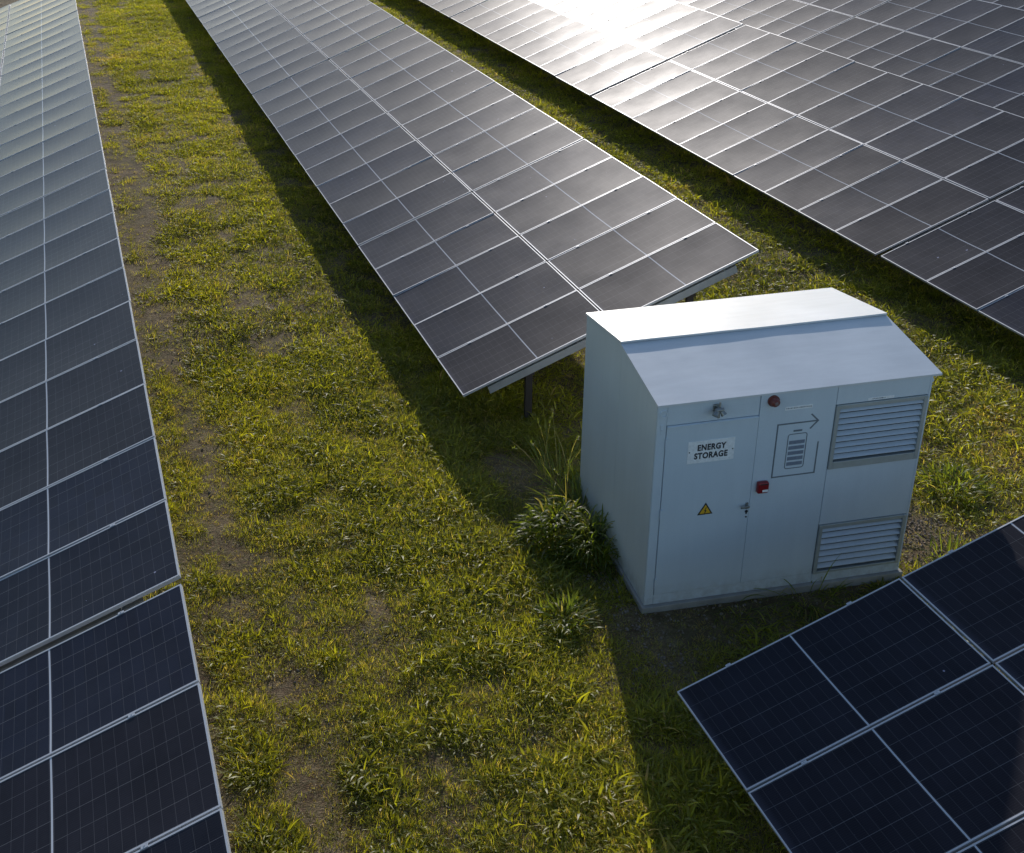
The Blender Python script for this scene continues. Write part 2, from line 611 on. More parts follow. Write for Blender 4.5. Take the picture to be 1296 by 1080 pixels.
# ------------------------------------------------------------------ cabinet
YAW = -0.09978
CW, CD, EAVE, RISE, OVR = 3.0215, 2.2184, 2.577, 0.178, 0.087
cab = thing('storage_cabinet', 'white grey steel cabinet with ENERGY STORAGE sign and ridged roof standing in the grass', 'equipment cabinet',
            (5.1954 * CAB_S, 9.1437 * CAB_S, G0), None, YAW)
cab.scale = (CAB_S,) * 3


def cpart(name, fn, mats, parent=None, smooth=False, label=None):
    bm = bmesh.new()
    fn(bm)
    return part(name, mesh_from_bm(bm, name, mats, smooth), parent or cab, None, label)


def plinth(bm):
    add_box(bm, -0.035, CW + 0.03, -0.045, CD + 0.03, -0.25, 0.065, 0, 0.008)


cpart('plinth', plinth, M_CONC)


def body(bm):
    x0, x1 = 0.0, CW
    # solid core slightly behind the skins
    pts = [(0.03, 0.066), (CD - 0.01, 0.066), (CD - 0.01, EAVE - 0.02), (CD / 2, EAVE + RISE - 0.03), (0.03, EAVE - 0.02)]
    a = [bm.verts.new((x0 + 0.012, y, z)) for y, z in pts]
    b = [bm.verts.new((x1 - 0.012, y, z)) for y, z in pts]
    bm.faces.new(a); bm.faces.new(b[::-1])
    for i in range(5):
        j = (i + 1) % 5
        bm.faces.new((a[i], b[i], b[j], a[j]))
    # corner posts and front header / right panel
    add_box(bm, 0.0, 0.10, 0.0, 0.029, 0.067, EAVE - 0.012, 0, 0.006)
    add_box(bm, CW - 0.028, CW, 0.0, 0.029, 0.067, EAVE - 0.012, 0, 0.006)
    add_box(bm, 0.102, 1.100, 0.003, 0.029, 2.325, EAVE - 0.012, 0, 0.004)
    add_box(bm, 0.102, 1.955, 0.001, 0.029, 0.067, 0.195, 0, 0.004)


cpart('body', body, M_BODY)


def side_skins(x0, x1):
    def fn(bm):
        h = lambda y: EAVE + RISE * (1 - abs(y - CD / 2) / (CD / 2)) - 0.012
        for ya, yb in ((0.031, CD / 2 - 0.045), (CD / 2 - 0.041, CD)):
            ys = [ya, yb] if yb < CD / 2 else [ya, CD / 2, yb]
            pts = [(ya, 0.067), (yb, 0.067)] + [(y, h(y)) for y in ys[::-1]]
            a = [bm.verts.new((x0, y, z)) for y, z in pts]
            b = [bm.verts.new((x1, y, z)) for y, z in pts]
            n = len(pts)
            bm.faces.new(a); bm.faces.new(b[::-1])
            for i in range(n):
                j = (i + 1) % n
                bm.faces.new((a[i], b[i], b[j], a[j]))
    return fn


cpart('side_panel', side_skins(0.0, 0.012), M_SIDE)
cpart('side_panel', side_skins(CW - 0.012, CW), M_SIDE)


def roof_sheet(back):
    """half of the roof: a folded sheet with a slightly wavy free edge"""
    def fn(bm):
        n = 24
        th = 0.022
        xa, xb = -0.012, CW + OVR
        cols = []
        for i in range(n + 1):
            x = xa + (xb - xa) * i / n
            w = 0.0022 * math.sin(2.2 * i / n * math.pi + 0.5) + 0.0012 * math.sin(6.3 * i / n * math.pi)
            if back:
                y0, z0 = CD / 2 - 0.035, EAVE + RISE + 0.022 + w
                y1, z1 = CD + 0.015, EAVE + 0.020
            else:
                y0, z0 = -0.012, EAVE
                y1, z1 = CD / 2 + 0.02, EAVE + RISE + 0.002
            cols.append([(x, y0, z0), (x, y1, z1), (x, y1, z1 - th), (x, y0, z0 - th)])
        vs = [[bm.verts.new(p) for p in c] for c in cols]
        for i in range(n):
            for k in range(4):
                l = (k + 1) % 4
                f = bm.faces.new((vs[i][k], vs[i + 1][k], vs[i + 1][l], vs[i][l]))
        bm.faces.new(vs[0][::-1]); bm.faces.new(vs[-1])
        if back:      # short fold that closes the step under the ridge lip, and two rivets
            pass
    return fn


roof = cpart('roof', roof_sheet(False), M_ROOF)
cpart('roof_cap', roof_sheet(True), M_ROOF, roof)


def door(bm):
    add_box(bm, 0.106, 1.103, -0.006, 0.022, 0.199, 2.318, 0, 0.005)


dr = cpart('door', door, M_DOOR)


def door_frame_lines(bm):
    # pressed rain lip on top and hinge strip
    add_box(bm, 0.11, 1.099, -0.016, -0.007, 2.300, 2.314, 0, 0.002)


cpart('drip_edge', door_frame_lines, M_DOOR, dr)
for hz in (0.36, 1.25, 2.12):
    def hinge(bm, hz=hz):
        add_cyl(bm, (0.104, -0.013, hz - 0.06), (0, 0, 1), 0.010, 0.12, 12)
        add_box(bm, 0.112, 0.140, -0.0105, -0.0065, hz - 0.045, hz + 0.045)
    cpart('hinge', hinge, M_BODY, dr)


def handle(bm):
    add_box(bm, 1.058, 1.088, -0.018, -0.0065, 1.185, 1.265, 0, 0.004)
    add_cyl(bm, (1.073, -0.018, 1.235), (0, -1, 0), 0.011, 0.032, 12)
    add_box(bm, 0.985, 1.086, -0.062, -0.048, 1.224, 1.247, 0, 0.005)


cpart('handle', handle, M_ZINC, dr)


def keyhole(bm):
    add_cyl(bm, (1.078, -0.0062, 1.150), (0, -1, 0), 0.017, 0.006, 16)
    add_box(bm, 1.070, 1.086, -0.0085, -0.0063, 1.115, 1.135)
    add_cyl(bm, (1.080, -0.0062, 1.080), (0, -1, 0), 0.010, 0.005, 12)


cpart('keyhole', keyhole, M_INK, dr)


def mid_panel(bm):
    add_box(bm, 1.107, 1.950, -0.003, 0.024, 0.199, EAVE - 0.014, 0, 0.005)


cpart('front_panel', mid_panel, M_DOOR)


for za, zb in ((0.840, 1.550), (2.340, EAVE - 0.014), (0.067, 0.180)):
    cpart('front_panel', lambda bm, za=za, zb=zb: add_box(bm, 1.955, CW - 0.031, -0.003, 0.024, za, zb, 0, 0.004), M_BODY)


def louvre(z0, z1, nslat, foot):
    x0, x1 = 1.957, CW - 0.032
    root = cpart('louvre_vent', lambda bm: add_box(bm, x0 + 0.03, x1 - 0.03, 0.0283, 0.0296, z0 + 0.01, z1 - 0.01), M_DARK)

    def fr(bm):
        w = 0.042
        add_box(bm, x0, x0 + w, -0.020, 0.0275, z0, z1, 0, 0.004)
        add_box(bm, x1 - w, x1, -0.020, 0.0275, z0, z1, 0, 0.004)
        add_box(bm, x0 + w, x1 - w, -0.018, 0.0275, z1 - 0.045, z1, 0, 0.004)
        add_box(bm, x0 + w, x1 - w, -0.018, 0.0275, z0, z0 + foot, 0, 0.004)
        for zz in (z0 + 0.02, z1 - 0.02):
            for xx in (x0 + 0.02, x1 - 0.02):
                add_cyl(bm, (xx, -0.020, zz), (0, -1, 0), 0.007, 0.003, 8)
    cpart('vent_frame', fr, M_VENT, root)

    def sl(bm):
        a0, a1 = z0 + foot + 0.002, z1 - 0.047
        p = (a1 - a0) / nslat
        for k in range(nslat):
            zt = a1 - k * p
            # sloping blade with a small folded nose, overlapping the next one
            add_prism_x(bm, [(0.027, zt - p * 0.04), (0.024, zt - p * 0.04), (-0.013, zt - p * 0.46), (-0.013, zt - p * 0.57), (-0.010, zt - p * 0.57), (-0.010, zt - p * 0.49)],
                        x0 + 0.043, x1 - 0.043)
    cpart('slats', sl, M_SLAT, root)


def add_prism_x(bm, pts, x0, x1):
    a = [bm.verts.new((x0, y, z)) for y, z in pts]
    b = [bm.verts.new((x1, y, z)) for y, z in pts]
    n = len(pts)
    bm.faces.new(a); bm.faces.new(b[::-1])
    for i in range(n):
        j = (i + 1) % n
        bm.faces.new((a[i], b[i], b[j], a[j]))


louvre(1.556, 2.334, 9, 0.085)
louvre(0.186, 0.834, 7, 0.030)


# sign
def sign(bm):
    add_box(bm, 0.350, 0.862, -0.0105, -0.0066, 1.838, 2.104, 0, 0.0015)


sg = cpart('sign', sign, M_WHITE, dr)


def text_mesh(body, size, mat, name, offset=0.0):
    cu = bpy.data.curves.new('t', 'FONT')
    cu.body = body
    cu.size = size
    cu.align_x = 'CENTER'
    cu.align_y = 'CENTER'
    cu.extrude = 0.0004
    cu.offset = offset
    cu.space_character = 1.12
    cu.space_line = 1.02
    ob = bpy.data.objects.new('t', cu)
    COL.objects.link(ob)
    dg = bpy.context.evaluated_depsgraph_get()
    me = bpy.data.meshes.new_from_object(ob.evaluated_get(dg))
    bpy.data.objects.remove(ob)
    me.name = name
    me.materials.clear()
    me.materials.append(mat)
    return me


FLAT = Matrix.Rotation(R(90), 4, 'X')
tm = text_mesh('ENERGY\nSTORAGE', 0.096, M_INK, 'lettering', 0.0042)
part('lettering', tm, sg, Matrix.Translation((0.607, -0.0112, 1.969)) @ FLAT @ Matrix.Diagonal((0.80, 1.0, 1.0, 1.0)))


def screws(bm):
    for x, z in ((0.368, 1.978), (0.842, 1.966)):
        add_cyl(bm, (x, -0.0106, z), (0, -1, 0), 0.0075, 0.003, 10)


cpart('screws', screws, M_INK, sg)


# warning triangle
def tri_pts(cx, cz, r):
    return [(cx + r * math.cos(a), cz + r * math.sin(a)) for a in (R(90), R(210), R(330))]


warn = cpart('warning_sign', lambda bm: add_prism(bm, tri_pts(0.606, 1.229, 0.100), -0.0090, -0.0066), M_INK, dr)
cpart('yellow_field', lambda bm: add_prism(bm, tri_pts(0.606, 1.229, 0.073), -0.0100, -0.0092), M_YEL, warn)
bolt = [(0.612, 1.272), (0.592, 1.225), (0.604, 1.227), (0.598, 1.192), (0.592, 1.196), (0.599, 1.176), (0.611, 1.190), (0.605, 1.191), (0.619, 1.236), (0.606, 1.234), (0.621, 1.270)]
cpart('lightning_bolt', lambda bm: add_prism(bm, bolt, -0.0108, -0.0102), M_INK, warn)


# battery symbol with the arrow running round it
def strokes(bm, pts, w, y0=-0.0046, y1=-0.0032):
    for (xa, za), (xb, zb) in zip(pts[:-1], pts[1:]):
        d = Vector((xb - xa, zb - za)); d.normalize()
        n = Vector((-d.y, d.x)) * w / 2
        e = d * w / 2
        add_prism(bm, [(xa - e.x + n.x, za - e.y + n.y), (xb + e.x + n.x, zb + e.y + n.y), (xb + e.x - n.x, zb + e.y - n.y), (xa - e.x - n.x, za - e.y - n.y)], y0, y1)


def arrow(bm):
    w = 0.016
    for k, seg in enumerate((((1.805, 1.912), (1.805, 1.537)), ((1.805, 1.537), (1.325, 1.537)), ((1.325, 1.537), (1.325, 2.180)), ((1.325, 2.180), (1.768, 2.180)))):
        strokes(bm, seg, w, -0.0046 - 0.0002 * k)
    strokes(bm, ((1.692, 2.262), (1.772, 2.180)), w, -0.0056)
    strokes(bm, ((1.772, 2.180), (1.696, 2.098)), w, -0.0058)


sym = cpart('arrow_symbol', arrow, M_GREY)


def batt(bm):
    x0, x1, z0, z1, r, w = 1.452, 1.672, 1.622, 2.052, 0.03, 0.010
    pts = []
    for cx, cz, a0 in ((x1 - r, z1 - r, 0), (x0 + r, z1 - r, 90), (x0 + r, z0 + r, 180), (x1 - r, z0 + r, 270)):
        for k in range(6):
            a = R(a0 + 90 * k / 5)
            pts.append((cx, cz, math.cos(a), math.sin(a)))
    o = [(cx + r * c, cz + r * s_) for cx, cz, c, s_ in pts]
    i = [(cx + (r - w) * c, cz + (r - w) * s_) for cx, cz, c, s_ in pts]
    n = len(o)
    V = [[bm.verts.new((x, yy, z)) for x, z in ring] for yy in (-0.0046, -0.0032) for ring in (o, i)]
    for k in range(n):
        l = (k + 1) % n
        bm.faces.new((V[0][k], V[0][l], V[1][l], V[1][k]))
        bm.faces.new((V[2][k], V[3][k], V[3][l], V[2][l]))
        bm.faces.new((V[0][k], V[2][k], V[2][l], V[0][l]))
        bm.faces.new((V[1][k], V[1][l], V[3][l], V[3][k]))
    add_box(bm, 1.508, 1.606, -0.0046, -0.0032, 2.074, 2.096)


cpart('battery_symbol', batt, M_GREY)


def bars(bm):
    for k in range(5):
        zc = 1.945 - k * 0.0655
        add_box(bm, 1.474, 1.650, -0.0046, -0.0032, zc - 0.0215, zc + 0.0215)


cpart('charge_bars', bars, M_BAR)


# plates with unreadable small print
def plate(bm):
    add_box(bm, 1.383, 1.686, -0.0052, -0.0033, 2.344, 2.386, 0, 0.0008)


pl = cpart('small_plate', plate, M_WHITE)


def scribble(x0, x1, z0, z1, y, n, seed):
    rr = random.Random(seed)

    def fn(bm):
        x = x0
        while x < x1:
            w = rr.uniform(0.006, 0.014)
            add_box(bm, x, min(x + w, x1), y - 0.0005, y, z0 + rr.uniform(0, 0.004), z1 - rr.uniform(0, 0.004))
            x += w + rr.uniform(0.004, 0.009)
    return fn


cpart('small_print', scribble(1.395, 1.675, 2.357, 2.373, -0.0056, 20, 3), M_GREY, pl)
pl2 = cpart('small_plate', lambda bm: add_box(bm, 2.306, 2.602, -0.0052, -0.0033, 2.346, 2.380, 0, 0.0008), M_WHITE)
cpart('small_print', scribble(2.355, 2.50, 2.356, 2.371, -0.0056, 8, 5), M_GREY, pl2)


# beacon, alarm, lamp
def beacon(bm):
    add_cyl(bm, (1.238, -0.003, 2.482), (0, -1, 0), 0.062, 0.022, 28)
    add_cyl(bm, (1.238, -0.025, 2.482), (0, -1, 0), 0.054, 0.040, 28, 0.046)
    add_cyl(bm, (1.238, -0.065, 2.482), (0, -1, 0), 0.046, 0.016, 28, 0.030)


bc = cpart('beacon', beacon, M_BEAC)
cpart('beacon_lens', lambda bm: add_cyl(bm, (1.238, -0.0815, 2.482), (0, -1, 0), 0.022, 0.008, 20, 0.016), mat_plain('beacon_lens_grey', (0.22, 0.16, 0.15), 0.2), bc)


def alarm(bm):
    add_box(bm, 1.155, 1.280, -0.062, -0.0035, 1.385, 1.520, 0, 0.018)


al = cpart('alarm_box', alarm, M_RED)
cpart('alarm_tag', lambda bm: add_box(bm, 1.205, 1.268, -0.0645, -0.0625, 1.408, 1.436), M_WHITE, al)
cpart('alarm_shade', lambda bm: add_box(bm, 1.180, 1.262, -0.064, -0.0625, 1.496, 1.508), M_INK, al)


def lamp(bm):
    add_box(bm, 0.585, 0.660, -0.022, 0.0025, 2.44, 2.52, 0, 0.006)
    add_cyl(bm, (0.622, -0.02, 2.50), (0, -1, -0.15), 0.014, 0.07, 10)
    add_cyl(bm, (0.575, -0.085, 2.492), (1, 0, 0), 0.022, 0.085, 14)
    add_cyl(bm, (0.590, -0.088, 2.478), (-0.55, -0.5, -0.65), 0.026, 0.050, 14, 0.034)
    add_cyl(bm, (0.640, -0.088, 2.478), (0.45, -0.5, -0.75), 0.024, 0.045, 14, 0.032)
    add_cyl(bm, (0.630, -0.060, 2.50), (0.1, 0.15, 1), 0.010, 0.062, 10)
    add_cyl(bm, (0.604, -0.09, 2.46), (0, -0.2, -1), 0.016, 0.05, 10)


cpart('spot_lamp', lamp, M_ZINC)


def ring(bm, x, z, ro, ri, y0, y1):
    n = 22
    V = []
    for y, r in ((y0, ro), (y0, ri), (y1, ro), (y1, ri)):
        V.append([bm.verts.new((x + r * math.cos(2 * math.pi * k / n), y, z + r * math.sin(2 * math.pi * k / n))) for k in range(n)])
    for k in range(n):
        l = (k + 1) % n
        bm.faces.new((V[0][k], V[0][l], V[1][l], V[1][k]))
        bm.faces.new((V[0][k], V[2][k], V[2][l], V[0][l]))
        bm.faces.new((V[1][k], V[1][l], V[3][l], V[3][k]))


cpart('lifting_eye', lambda bm: ring(bm, 0.060, 2.468, 0.045, 0.028, -0.012, -0.0002), M_BODY)


def lug(bm):
    add_box(bm, CW + 0.0005, CW + 0.012, 0.02, 0.11, 2.41, 2.53, 0, 0.004)
    add_cyl(bm, (CW + 0.012, 0.065, 2.468), (1, 0, 0), 0.035, 0.03, 18, 0.026)


cpart('lifting_eye', lug, M_BODY)


def latch(bm):
    add_box(bm, 0.034, 0.066, -0.008, -0.0005, 2.235, 2.345, 0, 0.003)
    add_cyl(bm, (0.050, -0.008, 2.29), (0, -1, 0), 0.010, 0.008, 10)


cpart('latch_plate', latch, M_BODY)


# ------------------------------------------------------------------ ground
def axis(fine0, fine1, step, far):
    a = list(np.arange(fine0, fine1 + 1e-6, step))
    k, s = fine1, step
    while k < far:
        s *= 1.5; k += s; a.append(k)
    k, s = fine0, step
    pre = []
    while k > -far:
        s *= 1.5; k -= s; pre.append(k)
    return np.array(pre[::-1] + a)


def vnoise(x, y, scale, seed):
    r = np.random.default_rng(seed)
    tab = r.random((256, 256))
    X, Y = np.asarray(x) * scale + 57.3, np.asarray(y) * scale + 91.7
    xi, yi = np.floor(X).astype(int), np.floor(Y).astype(int)
    fx, fy = X - xi, Y - yi
    fx, fy = fx * fx * (3 - 2 * fx), fy * fy * (3 - 2 * fy)
    g = lambda i, j: tab[(xi + i) % 256, (yi + j) % 256]
    return (g(0, 0) * (1 - fx) + g(1, 0) * fx) * (1 - fy) + (g(0, 1) * (1 - fx) + g(1, 1) * fx) * fy


def fbm(x, y, scale, seed, octs=4):
    t, a, s = 0, 1.0, 0
    for k in range(octs):
        t = t + a * vnoise(x, y, scale * 2 ** k, seed + k)
        s += a
        a *= 0.55
    return t / s


def gheight(x, y):
    x = np.asarray(x, float)
    d = np.clip(x, -20, 45) - 4.4
    base = G0 - np.where(d < 0, 0.02, 0.006) * d
    rough = (fbm(x, y, 0.35, 5) - 0.5) * 0.10 + (fbm(x, y, 2.0, 9, 3) - 0.5) * 0.05
    near = np.clip(((x - 6.7) / 2.6) ** 2 + ((np.asarray(y) - 10.1) / 2.2) ** 2 - 0.7, 0, 1)
    return base + rough * (0.25 + 0.75 * near) - 0.01


xs, ys = axis(-8, 36, 0.25, 700), axis(-3, 58, 0.25, 700)
GX, GY = np.meshgrid(xs, ys, indexing='ij')
GZ = gheight(GX, GY)
nx, ny = GX.shape
me = bpy.data.meshes.new('ground')
verts = np.stack([GX, GY, GZ], -1).reshape(-1, 3)
idx = np.arange(nx * ny).reshape(nx, ny)
quads = np.stack([idx[:-1, :-1], idx[1:, :-1], idx[1:, 1:], idx[:-1, 1:]], -1).reshape(-1, 4)
me.from_pydata(verts.tolist(), [], quads.tolist())
me.materials.append(M_GROUND)
for p_ in me.polygons:
    p_.use_smooth = True
gnd = link(bpy.data.objects.new('ground', me))
gnd['kind'] = 'structure'
gnd['label'] = 'patchy brown soil and thatch between the panel rows'


# ------------------------------------------------------------------ grass
def blade_geo(V, F, AL, BL, MI, base, az, length, width, lean, curl, segs, bval, twist=0.0):
    """append one arching, tapering, slightly folded blade"""
    d = np.array([math.cos(az), math.sin(az), 0.0])
    sd = np.array([-d[1], d[0], 0.0])
    p = np.array(base, float)
    th = lean
    i0 = len(V)
    for k in range(segs + 1):
        t = k / segs
        w = width * (0.55 + 0.9 * t) if t < 0.35 else width * (0.865 + 0.2) * (1 - ((t - 0.35) / 0.65) ** 1.7)
        w = max(w, 0.0004)
        s2 = sd * math.cos(twist * t) + np.array([0, 0, 1.0]) * math.sin(twist * t) * 0.7
        V.append(tuple(p - s2 * w / 2)); V.append(tuple(p + s2 * w / 2))
        AL += [t, t]; BL += [bval, bval]
        th += curl / segs
        step = length / segs
        p = p + d * math.sin(th) * step + np.array([0, 0, math.cos(th) * step])
    for k in range(segs):
        a = i0 + 2 * k
        F.append((a, a + 1, a + 3, a + 2)); MI.append(0)


def finish_grass(name, V, F, AL, BL, mats, MI=None):
    me = bpy.data.meshes.new(name)
    me.from_pydata(V, [], F)
    for nm, arr in (('along', AL), ('blade', BL)):
        a = me.attributes.new(nm, 'FLOAT', 'POINT')
        a.data.foreach_set('value', arr)
    for m in mats:
        me.materials.append(m)
    for p in me.polygons:
        p.use_smooth = True
    return me


def clump(seed, n, lmin, lmax, wmin, wmax, spread, lean0, lean1, curl0, curl1, segs=4):
    r = random.Random(seed)
    V, F, AL, BL, MI = [], [], [], [], []
    for i in range(n):
        a = r.uniform(0, 2 * math.pi)
        rad = spread * math.sqrt(r.random())
        az = a + r.gauss(0, 0.7)
        base = (rad * math.cos(a), rad * math.sin(a), -0.02)
        L = r.uniform(lmin, lmax)
        blade_geo(V, F, AL, BL, MI, base, az, L, r.uniform(wmin, wmax), r.uniform(lean0, lean1), r.uniform(curl0, curl1), segs, r.random(), r.gauss(0, 0.9))
    return finish_grass('blade_clump', V, F, AL, BL, [M_GRASS])


clumps = []
for sd in range(4):     # upright leafy clumps
    clumps.append(clump(100 + sd, 14, 0.07, 0.22, 0.010, 0.023, 0.095, 0.05, 0.9, 0.7, 2.4))
for sd in range(3):     # spreading clumps
    clumps.append(clump(200 + sd, 17, 0.06, 0.16, 0.010, 0.021, 0.09, 0.4, 1.1, 0.6, 1.9))
for sd in range(3):     # low fine turf
    clumps.append(clump(300 + sd, 26, 0.04, 0.11, 0.004, 0.009, 0.13, 0.1, 1.1, 0.2, 1.2, 3))
bc_ = bpy.data.collections.new('blade_clumps')
for i, me in enumerate(clumps):
    o = bpy.data.objects.new('blade_clump_%02d' % i, me)
    bc_.objects.link(o)


def cover(x, y):
    """how much green grows at a spot: 0 bare soil .. 1 thick"""
    c = 0.72 + (fbm(x, y, 0.6, 21, 4) - 0.5) * 0.8 + (fbm(x, y, 2.3, 33, 3) - 0.5) * 2.4

    def strip(xc, w, amt, s):
        xx = xc + (fbm(y, y * 0 + s, 0.15, 40 + s, 2) - 0.5) * 0.8
        return -amt * np.exp(-((x - xx) / w) ** 2)
    aisle = strip(0.85, 0.30, 0.95, 1) + strip(2.15, 0.28, 0.40, 2) + strip(0.30, 0.22, 0.3, 3)
    c = c + aisle

    def patch(xc, yc, rx, ry, amt):
        return amt * np.exp(-(((x - xc) / rx) ** 2 + ((y - yc) / ry) ** 2))
    c = c + patch(4.8, 11.7, 0.55, 0.8, -1.3) + patch(4.9, 8.3, 0.6, 0.55, -1.0) + patch(5.9, 8.75, 1.1, 0.35, -1.2)
    c = c + patch(4.9, 9.5, 0.35, 0.5, -0.7) + patch(8.75, 9.2, 0.45, 0.6, -1.1) + patch(1.6, 9.0, 0.6, 0.5, -0.25)
    c = c + patch(3.9, 11.2, 0.9, 1.0, 0.4) + patch(3.6, 9.4, 0.9, 0.9, 0.25) + patch(10.6, 10.6, 1.6, 2.2, 0.4)
    # in the permanent shade below the tables little grows
    for xr in (-4.1, 4.4, 12.84, 21.0, 29.3):
        s_ = (x > xr + 0.9) & (x < xr + 4.6)
        if xr == 4.4:
            s_ = s_ & ((y > 15.5) | (y < 6.6))
        c = np.where(s_, c - 0.75, c)
    return c


def inside_cabinet(x, y, m=0.03):
    c, s_ = math.cos(YAW), math.sin(YAW)
    dx, dy = x / CAB_S - 5.1954, y / CAB_S - 9.1437
    a = dx * c + dy * s_
    b = -dx * s_ + dy * c
    return (a > -m) & (a < CW + m) & (b > -m) & (b < CD + m)


def scatter():
    P, SCL, ROT, PICK, TINT = [], [], [], [], []

    def batch(n, x0, x1, y0, y1, kinds, thr, s0, s1):
        x = rng.uniform(x0, x1, n); y = rng.uniform(y0, y1, n)
        c = cover(x, y)
        keep = (c - thr) > rng.random(n) * 0.8
        keep &= ~inside_cabinet(x, y)
        # leave out what the tables hide far under them
        x, y, c = x[keep], y[keep], c[keep]
        k = len(x)
        z = gheight(x, y)
        sc_ = rng.uniform(s0, s1, k) * np.clip(0.68 + 0.38 * c, 0.55, 1.18)
        P.append(np.stack([x, y, z], 1)); SCL.append(sc_)
        ROT.append(np.stack([rng.normal(0, 0.12, k), rng.normal(0, 0.12, k), rng.uniform(0, 6.28, k)], 1))
        PICK.append(rng.choice(kinds, k))
        t = 0.42 + (fbm(x, y, 0.5, 61, 3) - 0.5) * 1.4 + rng.normal(0, 0.16, k) + (c - 0.6) * 0.12
        TINT.append(np.clip(t, 0, 1))
    up, sp, low = [0, 1, 2, 3], [4, 5, 6], [7, 8, 9]
    # near aisle and in front
    batch(27000, -0.6, 5.6, 3.0, 16, up + sp, 0.12, 0.65, 1.25)
    batch(27000, -0.6, 5.6, 3.0, 16, low, -0.55, 0.7, 1.3)
    batch(11000, 4.0, 13.6, 6.0, 16, up + sp, 0.0, 0.65, 1.25)
    batch(6000, 4.0, 13.6, 6.0, 16, low, -0.6, 0.7, 1.3)
    # dead, dry litter on the bare spots
    k0 = len(TINT)
    batch(9000, -0.6, 5.6, 3.0, 16, low, -1.6, 0.5, 1.1)
    batch(2500, 4.0, 13.6, 6.0, 16, low, -1.6, 0.5, 1.0)
    batch(6000, -0.6, 5.2, 16, 56, low, -1.6, 0.7, 1.2)
    for q in range(k0, len(TINT)):
        TINT[q] = np.clip(rng.normal(0.93, 0.06, len(TINT[q])), 0, 1)
    # aisles further off
    batch(33000, -0.6, 5.2, 16, 56, up + sp, 0.08, 0.7, 1.25)
    batch(12000, -0.6, 5.2, 16, 56, low, -0.45, 0.9, 1.6)
    batch(26000, 8.2, 14.2, 12, 56, up + sp, -0.15, 0.75, 1.3)
    batch(8000, 8.2, 14.2, 12, 56, low, -0.5, 0.9, 1.6)
    batch(2500, 16.5, 34, 12, 48, up + sp, 0.0, 0.8, 1.3)
    return [np.concatenate(a) for a in (P, SCL, ROT, PICK, TINT)]


P, SCL, ROT, PICK, TINT = scatter()
gm = bpy.data.meshes.new('grass')
gm.from_pydata(P.tolist(), [], [])
a = gm.attributes.new('scl', 'FLOAT', 'POINT'); a.data.foreach_set('value', SCL.astype(np.float32))
a = gm.attributes.new('tint', 'FLOAT', 'POINT'); a.data.foreach_set('value', TINT.astype(np.float32))
a = gm.attributes.new('pick', 'INT', 'POINT'); a.data.foreach_set('value', PICK.astype(np.int32))
a = gm.attributes.new('rot', 'FLOAT_VECTOR', 'POINT'); a.data.foreach_set('vector', ROT.astype(np.float32).ravel())
gm.materials.append(M_GRASS)
grass = link(bpy.data.objects.new('grass', gm))
grass['kind'] = 'stuff'
grass['label'] = 'yellow green weedy grass growing in clumps between the panel rows'


def instancer(name, coll):
    ng = bpy.data.node_groups.new(name, 'GeometryNodeTree')
    ng.interface.new_socket('Geometry', in_out='INPUT', socket_type='NodeSocketGeometry')
    ng.interface.new_socket('Geometry', in_out='OUTPUT', socket_type='NodeSocketGeometry')
    N = ng.nodes.new
    gi, go = N('NodeGroupInput'), N('NodeGroupOutput')
    ci = N('GeometryNodeCollectionInfo')
    ci.inputs[0].default_value = coll
    ci.inputs[1].default_value = True
    ci.inputs[2].default_value = True
    ip = N('GeometryNodeInstanceOnPoints')
    ip.inputs['Pick Instance'].default_value = True

    def attr(nm, typ):
        nd = N('GeometryNodeInputNamedAttribute')
        nd.data_type = typ
        nd.inputs[0].default_value = nm
        return nd.outputs[0]
    e2r = N('FunctionNodeEulerToRotation')
    Lk = ng.links.new
    Lk(attr('rot', 'FLOAT_VECTOR'), e2r.inputs[0])
    Lk(gi.outputs[0], ip.inputs['Points'])
    Lk(ci.outputs[0], ip.inputs['Instance'])
    Lk(attr('pick', 'INT'), ip.inputs['Instance Index'])
    Lk(e2r.outputs[0], ip.inputs['Rotation'])
    Lk(attr('scl', 'FLOAT'), ip.inputs['Scale'])
    Lk(ip.outputs[0], go.inputs[0])
    return ng


md = grass.modifiers.new('scatter', 'NODES')
md.node_group = instancer('grass_scatter', bc_)


